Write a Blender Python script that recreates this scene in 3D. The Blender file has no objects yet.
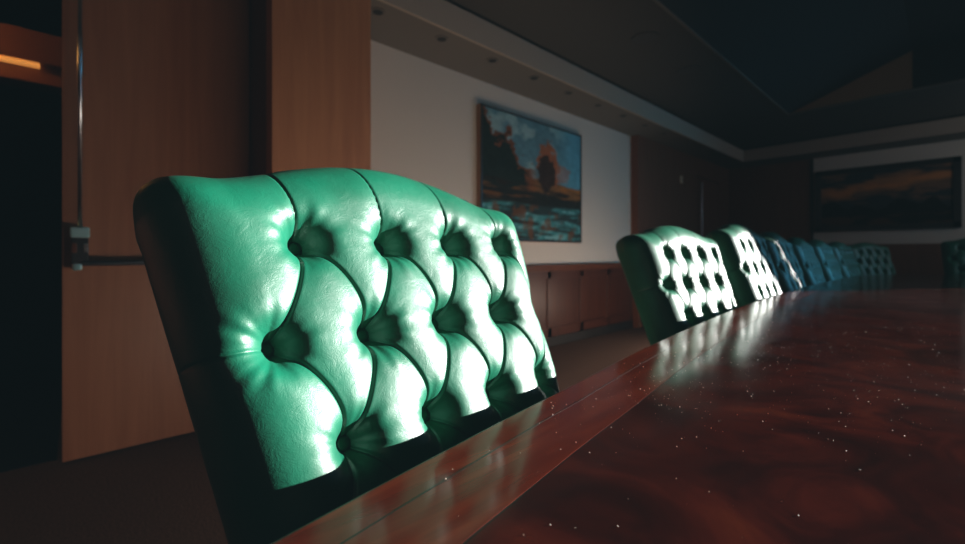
import bpy, bmesh, math, random
import numpy as np
from mathutils import Vector, Matrix
random.seed(7); rng = np.random.default_rng(5)
C = bpy.context.scene.collection
F = 435.0; HOR = 254.0; YAW = math.radians(47); EYE = 0.98; TOP = 0.76
CY, SY = math.cos(YAW), math.sin(YAW)

# ------------------------------------------------------------------ materials
def mat(name, color=(.5,.5,.5), rough=.5, metal=0, spec=.5, coat=0, coat_r=.1, emit=None, es=0):
    m = bpy.data.materials.new(name); m.use_nodes = True
    b = m.node_tree.nodes['Principled BSDF']
    b.inputs['Base Color'].default_value = (*color, 1)
    b.inputs['Roughness'].default_value = rough
    b.inputs['Metallic'].default_value = metal
    b.inputs['Specular IOR Level'].default_value = spec
    b.inputs['Coat Weight'].default_value = coat
    b.inputs['Coat Roughness'].default_value = coat_r
    if emit:
        b.inputs['Emission Color'].default_value = (*emit, 1)
        b.inputs['Emission Strength'].default_value = es
    return m, m.node_tree, b

def ramp(nt, stops):
    r = nt.nodes.new('ShaderNodeValToRGB'); e = r.color_ramp.elements
    while len(e) < len(stops): e.new(.5)
    for i, (p, c) in enumerate(stops):
        e[i].position = p; e[i].color = (*c, 1)
    return r

def noise(nt, scale, detail=4, rough=.5, vec=None, dist=0):
    n = nt.nodes.new('ShaderNodeTexNoise')
    n.inputs['Scale'].default_value = scale; n.inputs['Detail'].default_value = detail
    n.inputs['Roughness'].default_value = rough; n.inputs['Distortion'].default_value = dist
    if vec: nt.links.new(vec, n.inputs['Vector'])
    return n

def coords(nt, scale=(1,1,1), rot=(0,0,0), src='Object'):
    tc = nt.nodes.new('ShaderNodeTexCoord'); mp = nt.nodes.new('ShaderNodeMapping')
    mp.inputs['Scale'].default_value = scale; mp.inputs['Rotation'].default_value = rot
    nt.links.new(tc.outputs[src], mp.inputs['Vector'])
    return mp.outputs['Vector']

def bump(nt, b, sock, strength, dist, prev=None):
    bp = nt.nodes.new('ShaderNodeBump')
    bp.inputs['Strength'].default_value = strength; bp.inputs['Distance'].default_value = dist
    nt.links.new(sock, bp.inputs['Height'])
    if prev: nt.links.new(prev.outputs['Normal'], bp.inputs['Normal'])
    nt.links.new(bp.outputs['Normal'], b.inputs['Normal'])
    return bp

def wood(name, c1, c2, scale=(9,9,.7), rough=.4, n_scale=2.2, coat=.0, spec=.5):
    m, nt, b = mat(name, c1, rough, coat=coat, spec=spec)
    v = coords(nt, scale)
    n = noise(nt, n_scale, 6, .55, v, .6)
    r = ramp(nt, [(.3, c1), (.7, c2)])
    nt.links.new(n.outputs['Fac'], r.inputs['Fac'])
    nt.links.new(r.outputs['Color'], b.inputs['Base Color'])
    return m

def leather(name, c1, c2):
    m, nt, b = mat(name, c1, .36, spec=.8)
    v = coords(nt)
    n = noise(nt, 9, 4, .5, v)
    r = ramp(nt, [(.3, c1), (.75, c2)])
    nt.links.new(n.outputs['Fac'], r.inputs['Fac'])
    nt.links.new(r.outputs['Color'], b.inputs['Base Color'])
    n3 = noise(nt, 14, 5, .65, v)
    r3 = ramp(nt, [(.3, (.38,)*3), (.75, (.52,)*3)])
    nt.links.new(n3.outputs['Fac'], r3.inputs['Fac'])
    nt.links.new(r3.outputs['Color'], b.inputs['Roughness'])
    vo = nt.nodes.new('ShaderNodeTexVoronoi'); vo.feature = 'DISTANCE_TO_EDGE'
    vo.inputs['Scale'].default_value = 420; nt.links.new(v, vo.inputs['Vector'])
    b1 = bump(nt, b, vo.outputs['Distance'], .12, .001)
    n2 = noise(nt, 48, 6, .7, v, 1.2)
    bump(nt, b, n2.outputs['Fac'], .28, .0025, b1)
    return m

M = {}
M['leather'] = leather('green_leather', (.001, .095, .050), (.002, .155, .085))
M['leather_button'] = mat('leather_button', (.008, .12, .075), .3)[0]
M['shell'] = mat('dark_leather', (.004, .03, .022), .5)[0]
M['metal_dark'] = mat('dark_metal', (.05, .05, .055), .35, 1)[0]
M['caster'] = mat('black_nylon', (.02, .02, .02), .4)[0]
M['steel'] = mat('steel', (.55, .6, .65), .25, 1)[0]
M['black_plastic'] = mat('black_plastic', (.015, .015, .017), .4)[0]
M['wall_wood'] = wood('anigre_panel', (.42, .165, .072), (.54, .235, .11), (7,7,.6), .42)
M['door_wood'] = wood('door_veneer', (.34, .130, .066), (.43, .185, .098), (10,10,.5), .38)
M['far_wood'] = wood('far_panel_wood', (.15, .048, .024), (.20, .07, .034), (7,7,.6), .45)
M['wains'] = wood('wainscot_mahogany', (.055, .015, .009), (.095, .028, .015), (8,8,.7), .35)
M['rail'] = wood('rail_mahogany', (.11, .032, .016), (.15, .048, .022), (8,8,.7), .3)
M['dark_gap'] = mat('dark_reveal', (.012, .010, .010), .6)[0]
M['base_black'] = mat('baseboard_black', (.015, .013, .013), .5)[0]
m, nt, b = mat('wall_fabric', (.66, .60, .53), .85, spec=.2)
n = noise(nt, 60, 4, .6, coords(nt, (1, 1, 6))); bump(nt, b, n.outputs['Fac'], .15, .002); M['wall_white'] = m
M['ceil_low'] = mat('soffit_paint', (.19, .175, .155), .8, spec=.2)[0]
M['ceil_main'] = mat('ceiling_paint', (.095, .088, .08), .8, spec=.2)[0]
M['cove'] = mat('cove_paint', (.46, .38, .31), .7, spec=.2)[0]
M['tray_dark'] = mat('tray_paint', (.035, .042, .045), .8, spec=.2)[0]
M['tray_sun_patch'] = mat('tray_sun_patch', (.40, .26, .16), .8, spec=.2)[0]  # tan stands in for the patch of sunlight on the tray end
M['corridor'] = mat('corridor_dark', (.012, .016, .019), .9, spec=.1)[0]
M['corr_wood'] = mat('corridor_wood', (.20, .08, .035), .5)[0]
M['amber'] = mat('amber_glow', (.8, .4, .1), .5, emit=(1, .38, .08), es=.55)[0]
m, nt, b = mat('carpet', (.10, .07, .055), .95, spec=.1)
n = noise(nt, 90, 5, .7, coords(nt)); r = ramp(nt, [(.35, (.10, .058, .044)), (.7, (.17, .11, .088))])
nt.links.new(n.outputs['Fac'], r.inputs['Fac']); nt.links.new(r.outputs['Color'], b.inputs['Base Color'])
bump(nt, b, n.outputs['Fac'], .5, .01); M['carpet'] = m

def table_mat(name, burl):
    m, nt, b = mat(name, (.1,.03,.01), .16, spec=.4)
    if burl:
        v = coords(nt, (1, 1, 1))
        n = noise(nt, 5.5, 8, .62, v, 1.6)
        r = ramp(nt, [(.28, (.010, .002, .0012)), (.46, (.028, .0038, .002)), (.60, (.052, .007, .0034)), (.78, (.088, .015, .005))])
    else:
        v = coords(nt, (16, 1.6, 1), (0, 0, .12))
        n = noise(nt, 2.4, 6, .6, v, .8)
        r = ramp(nt, [(.3, (.055, .006, .003)), (.55, (.10, .013, .005)), (.8, (.15, .025, .008))])
    nt.links.new(n.outputs['Fac'], r.inputs['Fac']); nt.links.new(r.outputs['Color'], b.inputs['Base Color'])
    n2 = noise(nt, 7, 5, .6, coords(nt, (1, 1, 1)))
    r2 = ramp(nt, [(.3, (.10,)*3), (.75, (.17,)*3)])
    nt.links.new(n2.outputs['Fac'], r2.inputs['Fac']); nt.links.new(r2.outputs['Color'], b.inputs['Roughness'])
    n3 = noise(nt, 3.0, 2, .5, coords(nt, (1, 1, 1))); bump(nt, b, n3.outputs['Fac'], .05, .01)
    return m
M['burl'] = table_mat('burl_mahogany', True)
M['band'] = table_mat('banded_mahogany', False)
M['inlay'] = mat('dark_inlay', (.012, .004, .003), .25)[0]
M['dust'] = mat('dust_speck', (.55, .48, .42), .6)[0]
M['pic_frame'] = wood('picture_frame_wood', (.30, .15, .08), (.38, .2, .11), (8,8,1), .4)
M['frame_dark'] = mat('dark_frame', (.02, .018, .018), .35)[0]
def vcol_mat(name, rough=.55):
    m, nt, b = mat(name, (1,1,1), rough, spec=.1)
    a = nt.nodes.new('ShaderNodeVertexColor'); a.layer_name = 'Col'
    nt.links.new(a.outputs['Color'], b.inputs['Base Color'])
    return m
M['paint'] = vcol_mat('oil_paint')

# ------------------------------------------------------------------ mesh helpers
def obj(name, bm, m, parent=None, smooth=False):
    me = bpy.data.meshes.new(name)
    if isinstance(bm, tuple):
        me.from_pydata(bm[0], [], bm[1]); me.update()
    else:
        bmesh.ops.recalc_face_normals(bm, faces=bm.faces[:])
        bm.to_mesh(me); bm.free()
    if m: me.materials.append(m)
    if smooth:
        for p in me.polygons: p.use_smooth = True
    o = bpy.data.objects.new(name, me); C.objects.link(o)
    if parent: o.parent = parent
    return o
def box(bm, x0, x1, y0, y1, z0, z1, bev=0):
    r = bmesh.ops.create_cube(bm, size=1)
    vs = r['verts']
    for v in vs:
        v.co = Vector((x0 + (v.co.x+.5)*(x1-x0), y0 + (v.co.y+.5)*(y1-y0), z0 + (v.co.z+.5)*(z1-z0)))
    if bev:
        es = list({e for v in vs for e in v.link_edges})
        bmesh.ops.bevel(bm, geom=es, offset=bev, segments=3, affect='EDGES', profile=.5)
    return bm
def B(*a, **k): return box(bmesh.new(), *a, **k)
def cyl(bm, p, q, r, seg=20, r2=None):
    p, q = Vector(p), Vector(q); d = q-p
    res = bmesh.ops.create_cone(bm, cap_ends=True, segments=seg, radius1=r, radius2=r if r2 is None else r2, depth=d.length)
    rot = d.to_track_quat('Z', 'Y').to_matrix().to_4x4()
    bmesh.ops.transform(bm, matrix=Matrix.Translation((p+q)/2) @ rot, verts=res['verts'])
    return bm
def quad(bm, pts):
    bm.faces.new([bm.verts.new(p) for p in pts]); return bm
def thing(name, label, cat, loc=(0,0,0), rotz=0, group=None):
    o = bpy.data.objects.new(name, None); C.objects.link(o); o.empty_display_size = .1
    o.location = loc; o.rotation_euler = (0, 0, rotz); return tag(o, label, cat, group)
def tag(o, label, cat, group=None):
    o['label'] = label; o['category'] = cat
    if group: o['group'] = group
    return o
def struct(name, bm, m, label=None, smooth=False):
    o = obj(name, bm, m, None, smooth); o['kind'] = 'structure'
    if label: o['label'] = label
    return o
def dup(root, loc, rotz, scale=(1,1,1), label=None):
    r = root.copy(); C.objects.link(r); r.location = loc; r.rotation_euler = (0,0,rotz); r.scale = scale
    if label: r['label'] = label
    for ch in list(root.children):
        c = ch.copy(); C.objects.link(c); c.parent = r
        for g in ch.children:
            d = g.copy(); C.objects.link(d); d.parent = c
    return r

# ------------------------------------------------------------------ room shell
XL = -2.8; XW = -2.9; XR = 2.5; YB = 8.9; YF = -3.0
ZS = 2.555; ZC = 2.77
struct('floor', B(-6, XR+.2, YF-.2, YB+.2, -.1, 0), M['carpet'], 'dark brown carpet')
# left wall from front to back: dark opening, door leaf, wood pier, white recessed bay, far wood bay
Y_OPEN0, Y_LEAF0, Y_LEAF1 = -1.25, .0, 1.10
def wall_y(px, X=XL):
    rx = (px-482.5)/F
    t = -X/(SY - rx*CY)
    return t*(rx*SY + CY)
Y_LEAF0 = wall_y(62); Y_LEAF1 = wall_y(250); Y_PIER0 = Y_LEAF1 + .005; Y_PIER1 = wall_y(371, -2.41)
Y_WH1 = wall_y(631, XW)
bm = bmesh.new()
box(bm, XL-.15, XL, YF, Y_OPEN0, 0, 3.0)
struct('wall_left_near', bm, M['wains'])
struct('trim_1', B(XL-.15, -2.41, Y_PIER0+.006, Y_PIER1, 0, 3.29, bev=.004), M['wall_wood'], 'wood veneered pier beside the door')
struct('trim_2', B(-2.50, -2.405, Y_PIER0-.006, Y_PIER0+.03, 0, 3.28, bev=.003), M['wall_wood'], 'narrow wood edge strip of the pier')
struct('trim_3', B(XL-.02, -2.52, Y_PIER0-.002, Y_PIER0+.006, 0, 3.28), mat('brown_side_shade', (.13, .052, .028), .6)[0], 'side of the pier, shade put in as darker brown')  # thin sheet on the pier, its shade is put into the colour
struct('wall_left', B(XW-.15, XW, Y_PIER1-.06, Y_WH1, .87, 2.7), M['wall_white'], 'grey white fabric wall panel')
# wainscot with stiles
bm = bmesh.new()
box(bm, XW-.15, XW+.005, Y_PIER1-.06, Y_WH1, 0.10, .80)
n = 7; L = (Y_WH1-Y_PIER1)/n
for i in range(n+1):
    y = Y_PIER1 + i*L
    box(bm, XW, XW+.02, y-.035, y+.035, .10, .80, bev=.003)
box(bm, XW, XW+.02, Y_PIER1-.06, Y_WH1, .72, .80, bev=.003)
box(bm, XW, XW+.02, Y_PIER1-.06, Y_WH1, .10, .20, bev=.003)
struct('trim_4', bm, M['wains'], 'dark mahogany wainscot under the white wall')
struct('trim_5', B(XW-.1, XW+.045, Y_PIER1-.06, Y_WH1, .80, .87, bev=.006), M['rail'], 'mahogany chair rail')
bm = bmesh.new()
box(bm, XW-.1, XW+.03, Y_PIER1, Y_WH1, 0, .10, bev=.004)
box(bm, XL, -2.395, Y_PIER0+.01, Y_PIER1+.012, 0, .09, bev=.004)
box(bm, XL-.1, XL+.012, YF, Y_OPEN0, 0, .09, bev=.004)
struct('baseboard_left', bm, M['base_black'])
# far wood bay of the left wall with second door
bm = bmesh.new()
Y_D20 = wall_y(697, XL); Y_D21 = Y_D20 + 1.0
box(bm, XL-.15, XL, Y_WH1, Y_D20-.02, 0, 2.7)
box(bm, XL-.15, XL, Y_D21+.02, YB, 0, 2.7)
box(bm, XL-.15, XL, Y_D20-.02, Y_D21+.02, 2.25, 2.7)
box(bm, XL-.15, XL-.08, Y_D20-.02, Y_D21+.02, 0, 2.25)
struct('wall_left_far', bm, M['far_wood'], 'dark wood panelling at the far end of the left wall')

# doors with vertical-rod exit hardware
def rod_door(name, y0, y1, ztop, m, yrod, zrod0, zrod1, zbar, lab):
    d = struct(name, B(XL-.06, XL-.005, y0, y1, .012, ztop, bev=.003), m, lab)
    obj('vertical_rod', cyl(bmesh.new(), (XL+.045, yrod, zrod0), (XL+.045, yrod, zrod1), .009 if yrod < 3 else .015), M['steel'] if yrod < 3 else mat('satin_steel', (.75, .82, .9), .5, .5)[0], d, True)
    bm = bmesh.new()
    box(bm, XL-.005, XL+.07, yrod-.03, yrod+.03, zbar-.025, zbar+.10, bev=.006)
    obj('latch_case', bm, M['black_plastic'], d)
    bm = bmesh.new()
    box(bm, XL+.005, XL+.076, yrod-.034, yrod+.034, zbar+.10, zbar+.15, bev=.008)
    box(bm, XL+.01, XL+.076, yrod-.026, yrod+.008, zbar-.05, zbar-.018, bev=.008)
    obj('latch_cap', bm, mat('cap_steel', (.5, .85, .9), .35, .6)[0], d)
    bm = bmesh.new()
    box(bm, XL+.068, XL+.076, yrod-.028, yrod-.010, zbar+.03, zbar+.075, bev=.003)
    obj('latch_plate', bm, M['rail'], d)
    bm = bmesh.new()
    box(bm, XL+.068, XL+.076, yrod+.012, yrod+.028, zbar+.03, zbar+.075, bev=.003)
    obj('latch_plate', bm, M['steel'], d)
    bm = bmesh.new()
    box(bm, XL+.035, XL+.075, yrod+.0, y1-.1, zbar-.03, zbar-.005, bev=.008)
    obj('push_bar', bm, mat('bar_steel', (.12, .14, .17), .3, 1)[0], d)
    box_ = B(XL-.005, XL+.07, y1-.13, y1-.06, zbar-.05, zbar+.03, bev=.006)
    obj('bar_bracket', box_, M['black_plastic'], d)
    return d
rod_door('door_1', Y_LEAF0, Y_LEAF1, 3.0, M['door_wood'], wall_y(80, XL+.045), 1.10, 2.95, .955,
         'warm brown wood door leaf with a vertical steel rod and push bar')
rod_door('door_2', Y_D20, Y_D21, 2.23, M['far_wood'], Y_D20+.08, 1.10, 2.15, .955,
         'dark wood door at the far end with a vertical steel rod')
# corridor beyond the open leaf
bm = bmesh.new()
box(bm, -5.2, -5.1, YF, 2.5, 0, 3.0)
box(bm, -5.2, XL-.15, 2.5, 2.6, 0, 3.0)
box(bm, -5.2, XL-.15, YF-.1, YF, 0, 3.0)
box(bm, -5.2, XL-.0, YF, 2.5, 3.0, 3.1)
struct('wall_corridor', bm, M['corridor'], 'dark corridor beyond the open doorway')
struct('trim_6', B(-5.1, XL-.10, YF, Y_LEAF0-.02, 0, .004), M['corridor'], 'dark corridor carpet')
bm = bmesh.new()
box(bm, -3.62, -3.40, YF, .62, 2.03, 2.20, bev=.004)
box(bm, -3.62, -3.46, YF, .62, 1.93, 2.03, bev=.004)
struct('trim_7', bm, M['corr_wood'], 'wooden corridor beam washed by amber light')
bm = bmesh.new(); box(bm, -3.455, -3.41, YF, -.15, 2.010, 2.031)
lamp = obj('cove_light_strip', bm, M['amber'])
tag(lamp, 'glowing amber light strip under the corridor beam at upper left', 'light')
# back wall
bm = bmesh.new()
box(bm, XL, -1.53, YB, YB+.15, 0, 3.35)
box(bm, -1.53, XR, YB, YB+.15, 0, 1.13)
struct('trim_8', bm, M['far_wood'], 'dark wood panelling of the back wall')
struct('wall_back', B(-1.53, XR, YB+.01, YB+.15, 1.13, 3.35), M['wall_white'], 'grey wall panel behind the far picture')
struct('trim_9', B(-1.56, -1.53, YB-.02, YB+.02, 0, 2.7), M['dark_gap'], 'dark vertical reveal on the back wall')
bm = bmesh.new(); box(bm, XL, XR, YB-.015, YB, 0, .1, bev=.004)
struct('baseboard_back', bm, M['base_black'])
# front wall and right wall with a real window opening
struct('wall_front', B(-2.8, XR, YF-.15, YF, 0, 3.3), M['wains'])
WY0, WY1, WZ0, WZ1 = 4.2, 8.32, 1.36, 2.35
bm = bmesh.new()
box(bm, XR, XR+.15, YF, WY0, 0, 3.3); box(bm, XR, XR+.15, WY1, YB, 0, 3.3)
box(bm, XR, XR+.15, WY0, WY1, 0, WZ0); box(bm, XR, XR+.15, WY0, WY1, WZ1, 3.3)
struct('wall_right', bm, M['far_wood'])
bm = bmesh.new()
for y in (WY0, WY1-.03): box(bm, XR-.01, XR+.03, y, y+.03, WZ0, WZ1)
for z in (WZ0, WZ1-.03): box(bm, XR-.01, XR+.03, WY0, WY1, z, z+.03)
struct('window_1', bm, M['frame_dark'])
# ceilings
XS = -2.40; YS = 8.30; XT = -1.40; YT = 6.67
bm = bmesh.new()
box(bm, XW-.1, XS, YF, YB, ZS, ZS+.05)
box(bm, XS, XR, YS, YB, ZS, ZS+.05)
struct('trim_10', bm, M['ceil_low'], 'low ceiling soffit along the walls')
bm = bmesh.new()
box(bm, XS, XS+.02, YF, YS, ZS-.012, ZC-.03, bev=.003)
box(bm, XS, XR, YS-.02, YS, ZS-.012, ZC-.03, bev=.003)
struct('trim_11', bm, M['cove'], 'pale ceiling step moulding')
bm = bmesh.new()
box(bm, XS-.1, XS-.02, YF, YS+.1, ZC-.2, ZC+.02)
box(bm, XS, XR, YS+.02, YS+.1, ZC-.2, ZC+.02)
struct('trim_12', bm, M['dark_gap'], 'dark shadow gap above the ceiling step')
bm = bmesh.new()
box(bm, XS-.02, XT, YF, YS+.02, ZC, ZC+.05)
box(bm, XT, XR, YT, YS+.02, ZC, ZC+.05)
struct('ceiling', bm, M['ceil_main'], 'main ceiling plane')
# vaulted tray: sloping side, gable end, dark top
XG = -.27; ZG = 3.20
bm = bmesh.new()
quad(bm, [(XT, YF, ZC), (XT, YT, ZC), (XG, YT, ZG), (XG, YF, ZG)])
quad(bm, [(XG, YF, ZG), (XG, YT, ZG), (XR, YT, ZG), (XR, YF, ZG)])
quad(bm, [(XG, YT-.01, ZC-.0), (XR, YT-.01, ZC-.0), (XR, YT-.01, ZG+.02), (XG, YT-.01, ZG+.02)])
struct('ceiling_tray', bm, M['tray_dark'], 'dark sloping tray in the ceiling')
struct('trim_13', quad(bmesh.new(), [(XT, YT-.004, ZC), (XG, YT-.004, ZC), (XG, YT-.004, ZG)]), M['tray_sun_patch'], 'triangular gable end of the ceiling tray, sun patch put in as tan colour')
bm = bmesh.new()
box(bm, XT-.02, XT+.004, YF, YT, ZC-.008, ZC+.012)
box(bm, XT, XR, YT-.016, YT+.01, ZC-.008, ZC+.012)
struct('trim_14', bm, M['ceil_low'], 'thin edge bead around the ceiling tray')
struct('trim_15', B(XW-.2, XR+.2, YF-.2, YB+.2, 3.3, 3.4), M['tray_dark'])

# downlights in the soffit
def ring(bm, r0, r1, z0, z1, seg=32):
    for i in range(seg):
        a, b_ = 2*math.pi*i/seg, 2*math.pi*(i+1)/seg
        P = lambda r, t, z: (r*math.cos(t), r*math.sin(t), z)
        quad(bm, [P(r1,a,z0), P(r1,b_,z0), P(r0,b_,z0), P(r0,a,z0)])
        quad(bm, [P(r1,a,z1), P(r1,b_,z1), P(r1,b_,z0), P(r1,a,z0)])
        quad(bm, [P(r0,a,z0), P(r0,b_,z0), P(r0*.8,b_,z1+.0), P(r0*.8,a,z1+.0)])
    return bm
ordn = ['nearest the camera', 'second', 'third', 'fourth', 'fifth', 'sixth', 'seventh', 'eighth', 'ninth and farthest']
dl = None
for i in range(9):
    y = 1.43 + .52*i
    lab = 'small dark soffit downlight, ' + ('nearest the camera' if i == 0 else ordn[i] + ' counted from the near end')
    if dl is None:
        dl = thing('recessed_downlight', lab, 'downlight', (-2.53, y, ZS-.001), 0, 'recessed downlights along the soffit')
        obj('trim_ring', ring(bmesh.new(), .036, .05, -.006, -.0005), M["ceil_low"], dl, True)
        bm = bmesh.new(); cyl(bm, (0,0,-.0045), (0,0,-.002), .036, 24); obj('lens', bm, M['dark_gap'], dl)
    else: dup(dl, (-2.53, y, ZS-.001), 0, label=lab)
sp = None
def ceil_pt(px, py, z):
    d = (z-EYE)*F/(HOR-py); x = (px-482.5)/F*d
    return x*CY - d*SY, x*SY + d*CY
for (px, py, lab) in ((645, 38, 'round flush ceiling speaker, nearer one on the main ceiling'),
                      (688, 70, 'round flush ceiling speaker, farther one on the main ceiling')):
    x, y = ceil_pt(px, py, ZC)
    if sp is None:
        sp = thing('ceiling_speaker', lab, 'speaker', (x, y, ZC-.001), 0, 'round speakers in the ceiling')
        obj('rim', ring(bmesh.new(), .095, .11, -.006, -.0005), M['ceil_main'], sp, True)
        bm = bmesh.new(); cyl(bm, (0,0,-.0045), (0,0,-.002), .095, 32)
        obj('grille', bm, mat('grille_dark', (.07, .065, .062), .7)[0], sp)
    else: dup(sp, (x, y, ZC-.001), 0, label=lab)
x, y = ceil_pt(818, 138, ZC)
v = thing('ceiling_vent', 'dark slotted air vent on the ceiling near the far wall', 'vent', (x, y, ZC-.001))
obj('frame', B(-.40, .40, -.07, .07, -.010, -.001, bev=.002), M['dark_gap'], v)
bm = bmesh.new()
for k in range(4): box(bm, -.38, .38, -.05+k*.032, -.045+k*.032, -.014, -.009)
obj('louvre', bm, M['ceil_main'], v)
# small wall sensor light near the far door
s = thing('wall_plate', 'small pale plate high on the dark wood wall near the far door', 'plate', (XL+.001, wall_y(681), 2.12))
obj('plate', B(0, .015, -.04, .04, -.055, .055, bev=.004), mat('pale_plate', (.75, .62, .45), .4)[0], s)
obj('button', B(.014, .022, -.012, .012, -.015, .015, bev=.003), M['cove'], s)

# ------------------------------------------------------------------ paintings (colour per vertex, computed)
def vnoise(x, y, seed):
    r = np.random.default_rng(seed); g = r.random((64, 64))
    xi = np.floor(x).astype(int); yi = np.floor(y).astype(int); fx = x-xi; fy = y-yi
    fx = fx*fx*(3-2*fx); fy = fy*fy*(3-2*fy)
    a = g[xi % 64, yi % 64]; b = g[(xi+1) % 64, yi % 64]; c = g[xi % 64, (yi+1) % 64]; d = g[(xi+1) % 64, (yi+1) % 64]
    return (a*(1-fx)+b*fx)*(1-fy) + (c*(1-fx)+d*fx)*fy
def fbm(x, y, seed, o=4):
    s = 0; a = .5
    for k in range(o): s = s + a*vnoise(x*2**k+7*k, y*2**k+3*k, seed+k); a *= .5
    return s/(1-.5**o)
def sstep(a, b, x): t = np.clip((x-a)/(b-a), 0, 1); return t*t*(3-2*t)
def mixc(base, col, a): return base*(1-a[..., None]) + np.array(col)*a[..., None]
def canvas(name, fn, w, h, nx, ny, parent):
    U, V = np.meshgrid(np.linspace(0, 1, nx), np.linspace(0, 1, ny))
    col = fn(U, V)
    z = .0015*(vnoise(U*60, V*60, 91))
    verts = [(float(z[j, i]), (U[j, i]-.5)*w, (V[j, i]-.5)*h) for j in range(ny) for i in range(nx)]
    faces = [(j*nx+i, j*nx+i+1, (j+1)*nx+i+1, (j+1)*nx+i) for j in range(ny-1) for i in range(nx-1)]
    o = obj(name, (verts, faces), M['paint'], parent, True)
    at = o.data.color_attributes.new('Col', 'FLOAT_COLOR', 'POINT')
    at.data.foreach_set('color', np.concatenate([col.reshape(-1, 3), np.ones((nx*ny, 1))], 1).astype(np.float32).ravel())
    return o
def landscape(U, V):
    n1 = fbm(U*9, V*9, 1); n2 = fbm(U*22, V*26, 11); n3 = fbm(U*5, V*34, 21); n4 = fbm(U*30, V*30, 31, 2)
    c = np.zeros(U.shape+(3,)) + np.array((.11, .24, .29))
    c = mixc(c, (.26, .42, .44), sstep(.45, .65, n1)); c = mixc(c, (.11, .36, .48), sstep(.7, 1, U+.15*n1))
    # meadow
    c = mixc(c, (.20, .10, .035), sstep(.57, .54, V + .05*(n1-.5) + .07*U))
    c = mixc(c, (.34, .13, .03), sstep(.57, .54, V + .07*U)*sstep(.46, .5, V+.07*U)*sstep(.4, .62, n3))
    # left trees, rusty crowns
    tl = 1.04 - .98*U - .10*np.sin(U*13)**2 + .30*(n2-.5)
    c = mixc(c, (.20, .065, .025), sstep(0, .03, tl+.04-V)*sstep(.55, .4, U)*sstep(.36, .42, V))
    c = mixc(c, (.020, .028, .022), sstep(0, .03, tl-V-.02)*sstep(.44, .38, U)*sstep(.36, .42, V))
    # centre tree: dark heart with an orange halo
    e = ((U-.63)/.12)**2 + ((V-.64)/.19)**2 + 2.2*(n2-.5)
    c = mixc(c, (.34, .11, .045), sstep(1.25, .7, e)*sstep(.25, .5, n4+.25*(V>.6)))
    e2 = ((U-.605)/.095)**2 + ((V-.575)/.16)**2 + 1.5*(n2-.5)
    c = mixc(c, (.045, .025, .018), sstep(1.1, .75, e2))
    e3 = ((U-.78)/.10)**2 + ((V-.60)/.09)**2 + 1.6*(n4-.5)
    c = mixc(c, (.36, .17, .12), .6*sstep(1, .5, e3))
    # dark bank
    c = mixc(c, (.030, .020, .014), sstep(.49, .45, V + .06*(n3-.5) + .05*U)*sstep(.42, .30, n3*.5+n1*.3))
    c = mixc(c, (.022, .022, .018), sstep(.45, .41, V+.05*U+.05*(n1-.5)))
    c = mixc(c, (.22, .085, .02), sstep(.47, .42, V)*sstep(.3, .34, V)*sstep(.55, .7, n3)*.7)
    # water with teal lights
    w = sstep(.31, .28, V)
    c = mixc(c, (.03, .05, .05), w)
    c = mixc(c, (.06, .27, .28), w*sstep(.42, .6, n3)*sstep(.30, .55, n1+.15))
    c = mixc(c, (.18, .40, .42), w*sstep(.56, .68, n3)*sstep(.40, .6, n4))
    c = mixc(c, (.16, .06, .02), w*sstep(.52, .66, fbm(U*16, V*9, 51))*.75)
    return np.clip(c*(.8+.4*n4[..., None]), 0, 1)
def sunset(U, V):
    n1 = fbm(U*6, V*10, 61); n2 = fbm(U*14, V*14, 71)
    c = np.zeros(U.shape+(3,)) + np.array((.035, .045, .05))
    band = V - .62 - .22*U - .25*(n1-.5)
    c = mixc(c, (.60, .24, .08), sstep(.18, .02, np.abs(band)))
    c = mixc(c, (.34, .17, .09), sstep(.45, .7, n1)*sstep(.35, .5, V)*.6)
    tr = .38 + .12*np.sin(U*17) * np.sin(U*7+1) + .12*(n2-.5)
    c = mixc(c, (.015, .016, .014), sstep(0, .03, tr-V))
    c = mixc(c, (.09, .045, .025), sstep(.20, .16, V)*sstep(.4, .6, n1))
    return c
# left wall painting
py0 = wall_y(476.5, XW); py1 = wall_y(577, XW)
zc_, hh = (2.325+1.105)/2, 2.325-1.105
p = thing('landscape_painting', 'impressionist landscape with orange tree and teal water on the white wall', 'painting', (XW+.002, (py0+py1)/2, zc_))
w = py1-py0
obj('backing', B(0, .05, -w/2, w/2, -hh/2, hh/2), M['pic_frame'], p)
cv = canvas('canvas', landscape, w-.02, hh-.02, 190, 170, p); cv.location.x = .052
bm = bmesh.new()
for s_ in (-1, 1):
    box(bm, .0495, .062, s_*(w/2-.008)-.008, s_*(w/2-.008)+.008, -hh/2, hh/2, bev=.002)
    box(bm, .0495, .062, -w/2, w/2, s_*(hh/2-.008)-.008, s_*(hh/2-.008)+.008, bev=.002)
obj('frame', bm, M['frame_dark'], p)
# back wall picture
p = thing('sunset_painting', 'wide dark painting of an orange sunset sky on the far wall', 'painting', (-.69, YB+.008, 1.835), -math.pi/2)
w, hh = 1.62, .98
obj('backing', B(0, .03, -w/2+.006, w/2-.006, -hh/2+.006, hh/2-.006), M['frame_dark'], p)
cv = canvas('canvas', sunset, w-.14, hh-.14, 110, 70, p); cv.location.x = .035
bm = bmesh.new()
for s_ in (-1, 1):
    box(bm, 0, .055, s_*(w/2-.04)-.04, s_*(w/2-.04)+.04, -hh/2, hh/2, bev=.004)
    box(bm, 0, .055, -w/2, w/2, s_*(hh/2-.04)-.04, s_*(hh/2-.04)+.04, bev=.004)
obj('frame', bm, M['frame_dark'], p)

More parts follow.
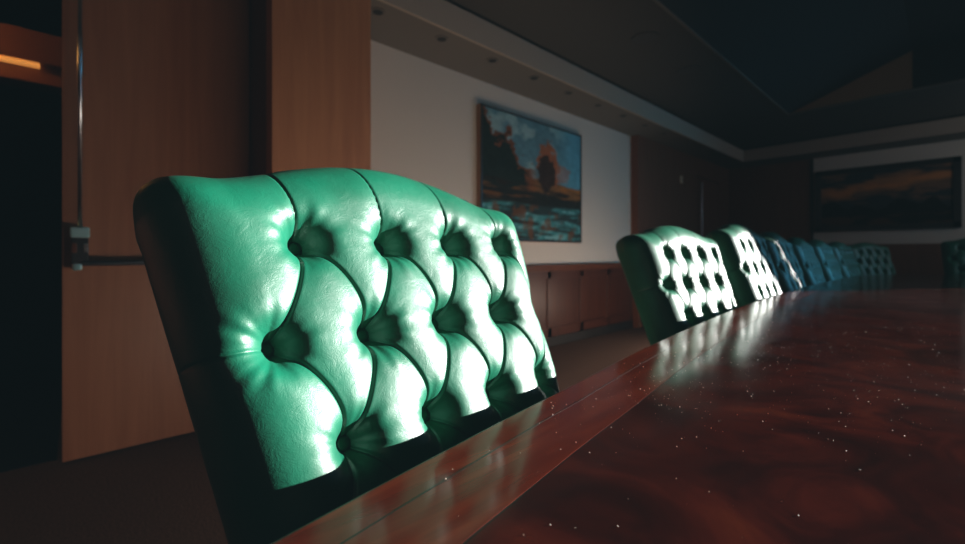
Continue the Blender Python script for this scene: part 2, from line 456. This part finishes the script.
# ------------------------------------------------------------------ table
edge = [(-.02, -.75), (-.20, -.40), (-.315, -.05), (-.352, .10), (-.40, .38), (-.428, .573), (-.487, .97), (-.555, 1.6), (-.602, 2.17), (-.635, 2.9),
        (-.658, 3.7), (-.665, 4.4), (-.66, 5.1), (-.635, 5.7), (-.54, 6.25), (-.33, 6.55), (-.05, 6.62)]
def catmull(P, n=10):
    out = []
    Q = [P[0]] + P + [P[-1]]
    for i in range(1, len(Q)-2):
        p0, p1, p2, p3 = (np.array(q) for q in Q[i-1:i+3])
        for k in range(n):
            t = k/n
            out.append(.5*((2*p1)+(-p0+p2)*t+(2*p0-5*p1+4*p2-p3)*t*t+(-p0+3*p1-3*p2+p3)*t**3))
    out.append(np.array(P[-1])); return np.array(out)
E = catmull(edge)
XM = .55                                            # long axis of the table
def offset(E, d):
    t = np.gradient(E, axis=0); t /= np.linalg.norm(t, axis=1)[:, None]
    nrm = np.stack([t[:, 1], -t[:, 0]], 1)           # to the right of the direction of travel: inward
    return E + nrm*d
def loop(d):
    A = offset(E, d); Bm = A.copy(); Bm[:, 0] = 2*XM - A[:, 0]
    return np.concatenate([A, Bm[::-1]])
table = thing('conference_table', 'long boat-shaped mahogany conference table with a glossy burl top', 'table', (0,0,0))
def slab(outer, inner, z0, z1):
    bm = bmesh.new(); n = len(outer)
    def ringv(P, z): return [bm.verts.new((p[0], p[1], z)) for p in P]
    ot = ringv(outer, z1); ob = ringv(outer, z0)
    if inner is None:
        bm.faces.new(ot); bm.faces.new(ob[::-1])
    else:
        it = ringv(inner, z1); ib = ringv(inner, z0)
        for i in range(n):
            j = (i+1) % n
            bm.faces.new((ot[i], ot[j], it[j], it[i])); bm.faces.new((ob[i], ib[i], ib[j], ob[j]))
            bm.faces.new((it[i], it[j], ib[j], ib[i]))
    for i in range(n):
        j = (i+1) % n; bm.faces.new((ot[i], ob[i], ob[j], ot[j]))
    return bm
R_ = TOP
obj('border_band', slab(loop(.004), loop(.118), R_-.025, R_), M['band'], table)
obj('edge_moulding', slab(loop(0), loop(.03), R_-.055, R_-.0015), M['rail'], table)
obj('inlay_line', slab(loop(.118), loop(.1205), R_-.02, R_-.0003), M['inlay'], table)
obj('burl_field', slab(loop(.1205), None, R_-.025, R_), M['burl'], table)
obj('inlay_line', slab(loop(.045), loop(.0465), R_-.02, R_+.0002), M['inlay'], table)
for yc in (1.1, 3.4, 5.4):
    bm = bmesh.new(); box(bm, XM-.35, XM+.35, yc-.25, yc+.25, .08, .70, bev=.02)
    box(bm, XM-.42, XM+.42, yc-.32, yc+.32, 0, .08, bev=.015)
    obj('pedestal', bm, M['wains'], table)
obj('apron', slab(loop(.32), loop(.345), R_-.14, R_-.03), M['wains'], table)
# dust
verts, faces = [], []
for k in range(1700):
    t = random.random()
    if t < .65: depth = random.triangular(.45, 1.9, .75)
    else: depth = random.uniform(.33, 3.0)
    px = random.uniform(520, 965) if t < .8 else random.uniform(330, 965)
    x = (px-482.5)/F*depth
    X, Y = x*CY-depth*SY, x*SY+depth*CY
    i = int(np.argmin(np.abs(E[:, 1]-Y)))
    if X < E[i, 0]+.01 or X > XM+.5: continue
    r = random.choice((.0003, .0004, .0005, .0006, .0009))*(.7+.45*depth)
    b0 = len(verts); a0 = random.random()*6
    for q in range(5): verts.append((X+r*math.cos(a0+q*1.2566), Y+r*math.sin(a0+q*1.2566)*random.uniform(.6, 1.2), TOP+.0004))
    verts.append((X, Y, TOP+.0004+r*.9))
    for q in range(5): faces.append((b0+q, b0+(q+1) % 5, b0+5))
du = obj('dust', (verts, faces), M['dust']); tag(du, 'fine pale dust specks scattered over the glossy table top', 'dust'); du['kind'] = 'stuff'

# ------------------------------------------------------------------ tufted chair
REC = math.radians(19.5); SP = .131; RV = .1300; VA = .573; XO = .028
RR = .080; TT = .025; R2 = .03; WI = .241; PN = 4.2
def wid(v): return WI - .085*np.clip(.62-v, 0, .5) + .002
ct, st = math.cos(REC), math.sin(REC)
V0 = .46; XB = -.20
def topv(x):
    # inset top outline (camel back)
    a = np.clip(np.abs(x)/.27, 0, 1)
    return .668 - RR + .050*np.cos(a*math.pi/2)**2
rows = [(VA + RV*(-k), (0 if k % 2 else 1)) for k in range(0, 5)]   # A,B,C,D,E
btn = []
for v, odd in rows:
    xs = [-1.5, -.5, .5, 1.5] if odd else [-2, -1, 0, 1, 2]
    btn.append([(x*SP+XO, v) for x in xs])
segs = []
for k in range(4):
    for (x, v) in btn[k]:
        for (x2, v2) in btn[k+1]:
            if abs(abs(x-x2)-SP/2) < 1e-4: segs.append((x, v, x2, v2))
for (x, v) in btn[0]: segs.append((x, v, x*1.04-.05, .98))
for k in (1, 3):
    for (x, v) in (btn[k][0], btn[k][-1]): segs.append((x, v, math.copysign(.6, x), v-.012))
allb = [b for r in btn for b in r]
NI = 4*0
def tuft(X, V):
    prod = np.ones_like(X); dmin = np.full_like(X, 9); fine = np.zeros_like(X)
    for n_, (x1, v1, x2, v2) in enumerate(segs):
        dx, dv = x2-x1, v2-v1; L2 = dx*dx+dv*dv; L = math.sqrt(L2)
        tt = ((X-x1)*dx+(V-v1)*dv)/L2
        t = np.clip(tt, 0, 1)
        # seams sag a little, like leather pulled between the buttons
        inner = L < .25
        bow = ((.015 if dx > 0 else .006)*np.sin(math.pi*t) if inner else 0)
        side = ((X-x1)*dv-(V-v1)*dx)/L
        d = np.hypot(X-x1-t*dx, V-v1-t*dv)
        d = np.where((tt > 0) & (tt < 1), np.abs(side + bow), d) if inner else d
        if inner: amp = .42 + .5*np.abs(2*t-1)**2; sg = .017
        else: amp = .90*np.exp(-(t*L)/.045); sg = .019
        prod *= 1-amp*np.exp(-(d/sg)**1.5)
        fine = np.maximum(fine, (.0052 if inner else .0040*np.exp(-(t*L)/.16))*np.exp(-(d/.0017)**1.5))
    h = .0135*prod - .0135
    h -= fine
    rr_ = np.random.default_rng(3)
    pit = np.zeros_like(X)
    for (x, v) in allb:
        r = np.hypot(X-x, V-v); th = np.arctan2(V-v, X-x)
        wr = 0
        for q in range(6):
            n = rr_.integers(4, 17); wr = wr + rr_.uniform(.4, 1)*np.sin(n*th + rr_.uniform(0, 6.28) + r*rr_.uniform(-20, 20))
        h += .00036*wr*np.exp(-((r-.036)/.020)**2)
        pit = np.maximum(pit, np.exp(-(r/.0215)**1.7))
    return h + .007 - .042*pit
def make_back():
    step = .0014
    ext = math.pi*RR/2 + TT + math.pi*R2/2
    xs = np.arange(-WI-ext-.01, WI+ext+.01, step); vs = np.arange(-.03, .63+ext+.01, step)
    X, V = np.meshgrid(xs, vs)
    # closest point on the inset shape
    WV = wid(V); cx = np.clip(X, -WV, WV); cv = np.minimum(V, topv(cx))
    for _ in range(6):                                # relax along the curved top
        above = V > topv(cx)
        slope = (topv(cx+.001)-topv(cx-.001))/.002
        g = (X-cx) + (V-topv(cx))*slope
        cx = np.where(above, np.clip(cx+g/(1+slope**2)*.6, -WV, WV), cx)
        cv = np.minimum(V, topv(cx))
    dx, dv = X-cx, V-cv; d = (np.abs(dx)**PN + np.abs(dv)**PN)**(1/PN)
    ux = np.where(d > 1e-9, dx/np.maximum(d, 1e-9), 0); uv = np.where(d > 1e-9, dv/np.maximum(d, 1e-9), 0)
    out = d > ext; d = np.minimum(d, ext)
    q = math.pi*RR/2
    a = np.clip(d/RR, 0, math.pi/2); off = RR*np.sin(a); w = -RR*(1-np.cos(a))
    s = np.clip(d-q, 0, TT); w = w - s
    a2 = np.clip((d-q-TT)/R2, 0, math.pi/2); off = off - R2*(1-np.cos(a2)); w = w - R2*np.sin(a2)
    no = np.sin(a)*np.where(a2 > 0, np.cos(a2), 1); nw = np.cos(a) - np.sin(a2)
    h = tuft(X, V)*(np.clip(1-(d-q)/.05, 0, 1))
    h = h + .014*np.cos(np.clip(X/WI, -1, 1)*math.pi/2)*0
    PX = cx+ux*(off+h*no); PV = cv+uv*(off+h*no); PW = w+h*nw
    lx = XB - PV*st + PW*ct; lz = V0 + PV*ct + PW*st
    P = np.stack([lx, PX, lz], -1).reshape(-1, 3)
    ny, nx = X.shape
    idx = np.arange(ny*nx).reshape(ny, nx)
    f = np.stack([idx[:-1, :-1], idx[:-1, 1:], idx[1:, 1:], idx[1:, :-1]], -1).reshape(-1, 4)
    keep = ~out.reshape(-1)[f].all(1)
    f = f[keep]
    used = np.unique(f); remap = np.zeros(ny*nx, int); remap[used] = np.arange(len(used))
    return P[used].tolist(), remap[f].tolist()
def BW(x, v):
    h = float(tuft(np.array([[x]]), np.array([[v]]))[0, 0])
    d = max(abs(x)-float(wid(v)), 0); a = min(d/RR, 1.2)
    return h - RR*(1-math.cos(a)) + .012
def bpt(x, v, w): return Vector((XB - v*st + w*ct, x, V0 + v*ct + w*st))
def make_panel():
    off = RR-R2; step = .01
    xs = np.arange(-WI-off-.012, WI+off+.012, step); vs = np.arange(-.03, .66+off, step)
    verts, idx, outs = [], {}, {}
    for j, v in enumerate(vs):
        for i, x in enumerate(xs):
            wv = float(wid(v)); cx = min(max(x, -wv), wv); cv = min(v, float(topv(cx)))
            d = (abs(x-cx)**PN + abs(v-cv)**PN)**(1/PN); o = d > off
            if o: x_, v_ = cx+(x-cx)/d*off, cv+(v-cv)/d*off
            else: x_, v_ = x, v
            idx[i, j] = len(verts); outs[i, j] = o
            verts.append(tuple(bpt(x_, v_, -(RR+TT+R2)-.004*(1-min(d/off, 1)))))
    faces = []
    for j in range(len(vs)-1):
        for i in range(len(xs)-1):
            k = [(i, j), (i, j+1), (i+1, j+1), (i+1, j)]
            if not all(outs[q] for q in k): faces.append([idx[q] for q in k])
    return verts, faces
G = 'green tufted leather chairs along the table'
chair = thing('tufted_chair', 'large green tufted leather chair nearest the camera, sunlit', 'chair', (0,0,0), 0, G)
obj('backrest', make_back(), M['leather'], chair, True)
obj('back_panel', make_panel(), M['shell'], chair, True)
bme = bmesh.new()
bmesh.ops.create_uvsphere(bme, u_segments=20, v_segments=12, radius=1)
for v in bme.verts: v.co = Vector((v.co.x*.006, v.co.y*.0105, v.co.z*.0105))
first = None
for (x, v) in allb:
    if v < .15 or abs(x) > WI+.02: continue
    loc = bpt(x, v, BW(x, v))
    if first is None:
        first = obj('button', bme, M['leather_button'], chair, True); o = first
    else:
        o = first.copy(); C.objects.link(o); o.parent = chair
    o.location = loc; o.rotation_euler = (0, -REC, 0)
# seat, swivel column, five-star base
bm = bmesh.new(); box(bm, -.27, .27, -.27, .27, .39, .50, bev=.045); obj('seat', bm, M['leather'], chair, True)
bm = bmesh.new(); box(bm, -.20, .18, -.18, .18, .355, .39, bev=.01); obj('seat_plate', bm, M['metal_dark'], chair)
bm = bmesh.new(); cyl(bm, (0,0,.09), (0,0,.36), .028); obj('column', bm, M['metal_dark'], chair, True)
for k in range(5):
    a = math.radians(72*k+20); c_, s_ = math.cos(a), math.sin(a)
    bm = bmesh.new(); cyl(bm, (0,0,.11), (.27*c_, .27*s_, .075), .024, 12, .014)
    lg = obj('base_arm', bm, M['metal_dark'], chair, True)
    bm = bmesh.new(); cyl(bm, (.27*c_-.02*s_, .27*s_+.02*c_, .027), (.27*c_+.02*s_, .27*s_-.02*c_, .027), .027, 16)
    cyl(bm, (.27*c_, .27*s_, .03), (.27*c_, .27*s_, .08), .007, 8)
    cs = obj('caster', bm, M['caster'], lg, True)
def seat_at(px_, depth, head, zs=1.0, lab=None, first_one=False):
    """put the front of the back, at table height, at this spot of the room"""
    x = (px_-482.5)/F*depth
    X, Y = x*CY-depth*SY, x*SY+depth*CY
    lx = XB - ((TOP/zs-V0)/ct)*st
    h = math.radians(head)
    loc = (X-lx*math.cos(h), Y-lx*math.sin(h), 0)
    if first_one:
        chair.location = loc; chair.rotation_euler = (0, 0, h); chair.scale = (1, 1, zs)
    else: dup(chair, loc, h, (1, 1.05 if depth < 2 else 1, zs), lab)
seat_at(443.5, .622, 4, 1.0, first_one=True)
seat_at(709, 1.80, -5, .985, 'second green tufted chair from the camera, fully sunlit')
seat_at(771, 2.44, -1, 1.035, 'third green tufted chair from the camera, smaller and brightly lit')
seat_at(799, 3.10, 0, 1.02, 'fourth tufted chair, shaded blue-green, just past the last sunlit one')
seat_at(820, 3.85, 0, 1.01, 'fifth tufted chair down the row, shaded blue-green')
seat_at(838, 4.42, -2, 1.01, 'sixth tufted chair, dim blue, below the left edge of the far painting')
seat_at(855, 5.15, -8, 1.01, 'seventh tufted chair, dim blue, last before the table corner')
seat_at(879, 5.6, -34, 1.01, 'dark chair turned at the far left corner of the table')
seat_at(982, 5.1, -88, 1.06, 'dark chair at the head of the table at the right edge of view')

# the nearest backrest is skewed a little sideways on its worn tilt joint
SHR = .093
for ch in chair.children:
    if ch.name.split('.')[0] in ('backrest', 'back_panel'):
        me = ch.data.copy(); ch.data = me
        co_ = np.empty(len(me.vertices)*3, np.float32); me.vertices.foreach_get('co', co_)
        co_ = co_.reshape(-1, 3); co_[:, 1] -= SHR*(co_[:, 2]-V0); me.vertices.foreach_set('co', co_.ravel()); me.update()
    elif ch.name.split('.')[0] == 'button':
        ch.location.y -= SHR*(ch.location.z-V0)
hh_ = chair.rotation_euler.z; sh = .058
chair.location.x -= math.sin(hh_)*sh; chair.location.y += math.cos(hh_)*sh

# ------------------------------------------------------------------ light
w = bpy.data.worlds.new('World'); bpy.context.scene.world = w; w.use_nodes = True
w.node_tree.nodes['Background'].inputs[0].default_value = (.35, .5, .7, 1)
w.node_tree.nodes['Background'].inputs[1].default_value = 1.0
EL = math.radians(8)
sd = Vector((.53*math.cos(EL), .848*math.cos(EL), math.sin(EL)))
L = bpy.data.lights.new('sun', 'SUN'); L.energy = 19; L.angle = math.radians(.6); L.color = (1, .97, .93)
o = bpy.data.objects.new('sun', L); C.objects.link(o); o.rotation_euler = sd.to_track_quat('Z', 'Y').to_euler()
def area(name, loc, target, sx, sy, energy, color):
    L = bpy.data.lights.new(name, 'AREA'); L.shape = 'RECTANGLE'; L.size = sx; L.size_y = sy
    L.energy = energy; L.color = color
    o = bpy.data.objects.new(name, L); C.objects.link(o); o.location = loc
    o.rotation_euler = (Vector(loc)-Vector(target)).to_track_quat('Z', 'Y').to_euler()
    return o
a = area('window_sky_fill', (XR-.05, 6.9, 1.9), (-.8, 5.0, .95), 2.2, .8, 7, (.06, .58, .95)); a.data.spread = math.radians(75)  # added area lamp inside the window, sky tint aimed at the far chairs
# unseen area lamp added low down to brighten the left wall like bounced sun
area('floor_fill', (-1.12, 2.8, .32), (-2.8, 2.3, .42), 4.5, .35, 26, (1, .78, .62))
P = bpy.data.lights.new('amber_fill', 'POINT'); P.energy = 3.0; P.color = (1, .42, .10); P.shadow_soft_size = .04  # unseen point light added to wash the beam in amber
o = bpy.data.objects.new('amber_fill', P); C.objects.link(o); o.location = (-3.22, -.62, 2.06)
area('far_fill', (1.6, 7.6, 2.2), (-1.2, 8.9, 1.9), 1.0, .6, 2.2, (1, .90, .80))  # unseen area lamp added to warm the far end
a = area('room_fill', (1.9, -1.8, 2.4), (-1.5, 3.0, 1.3), 1.4, 1.0, 2, (1, .86, .76))

# ------------------------------------------------------------------ camera and film
cam = bpy.data.cameras.new('camera'); co = bpy.data.objects.new('camera', cam); C.objects.link(co)
co.location = (0, 0, EYE); co.rotation_euler = (math.pi/2, 0, YAW)
cam.sensor_width = 36; cam.lens = F/965*36; cam.shift_y = -(272-HOR)/965
cam.clip_start = .02
cam.dof.use_dof = True; cam.dof.focus_distance = .56; cam.dof.aperture_fstop = 3.5
S = bpy.context.scene; S.camera = co
S.cycles.use_denoising = True; S.cycles.caustics_reflective = False; S.cycles.caustics_refractive = False
S.view_settings.view_transform = 'Standard'; S.view_settings.look = 'None'
S.view_settings.exposure = 0.0
cm = S.view_settings; cm.use_curve_mapping = True
cm.curve_mapping.black_level = (-.004, -.0068, -.0078)
cm.curve_mapping.update()
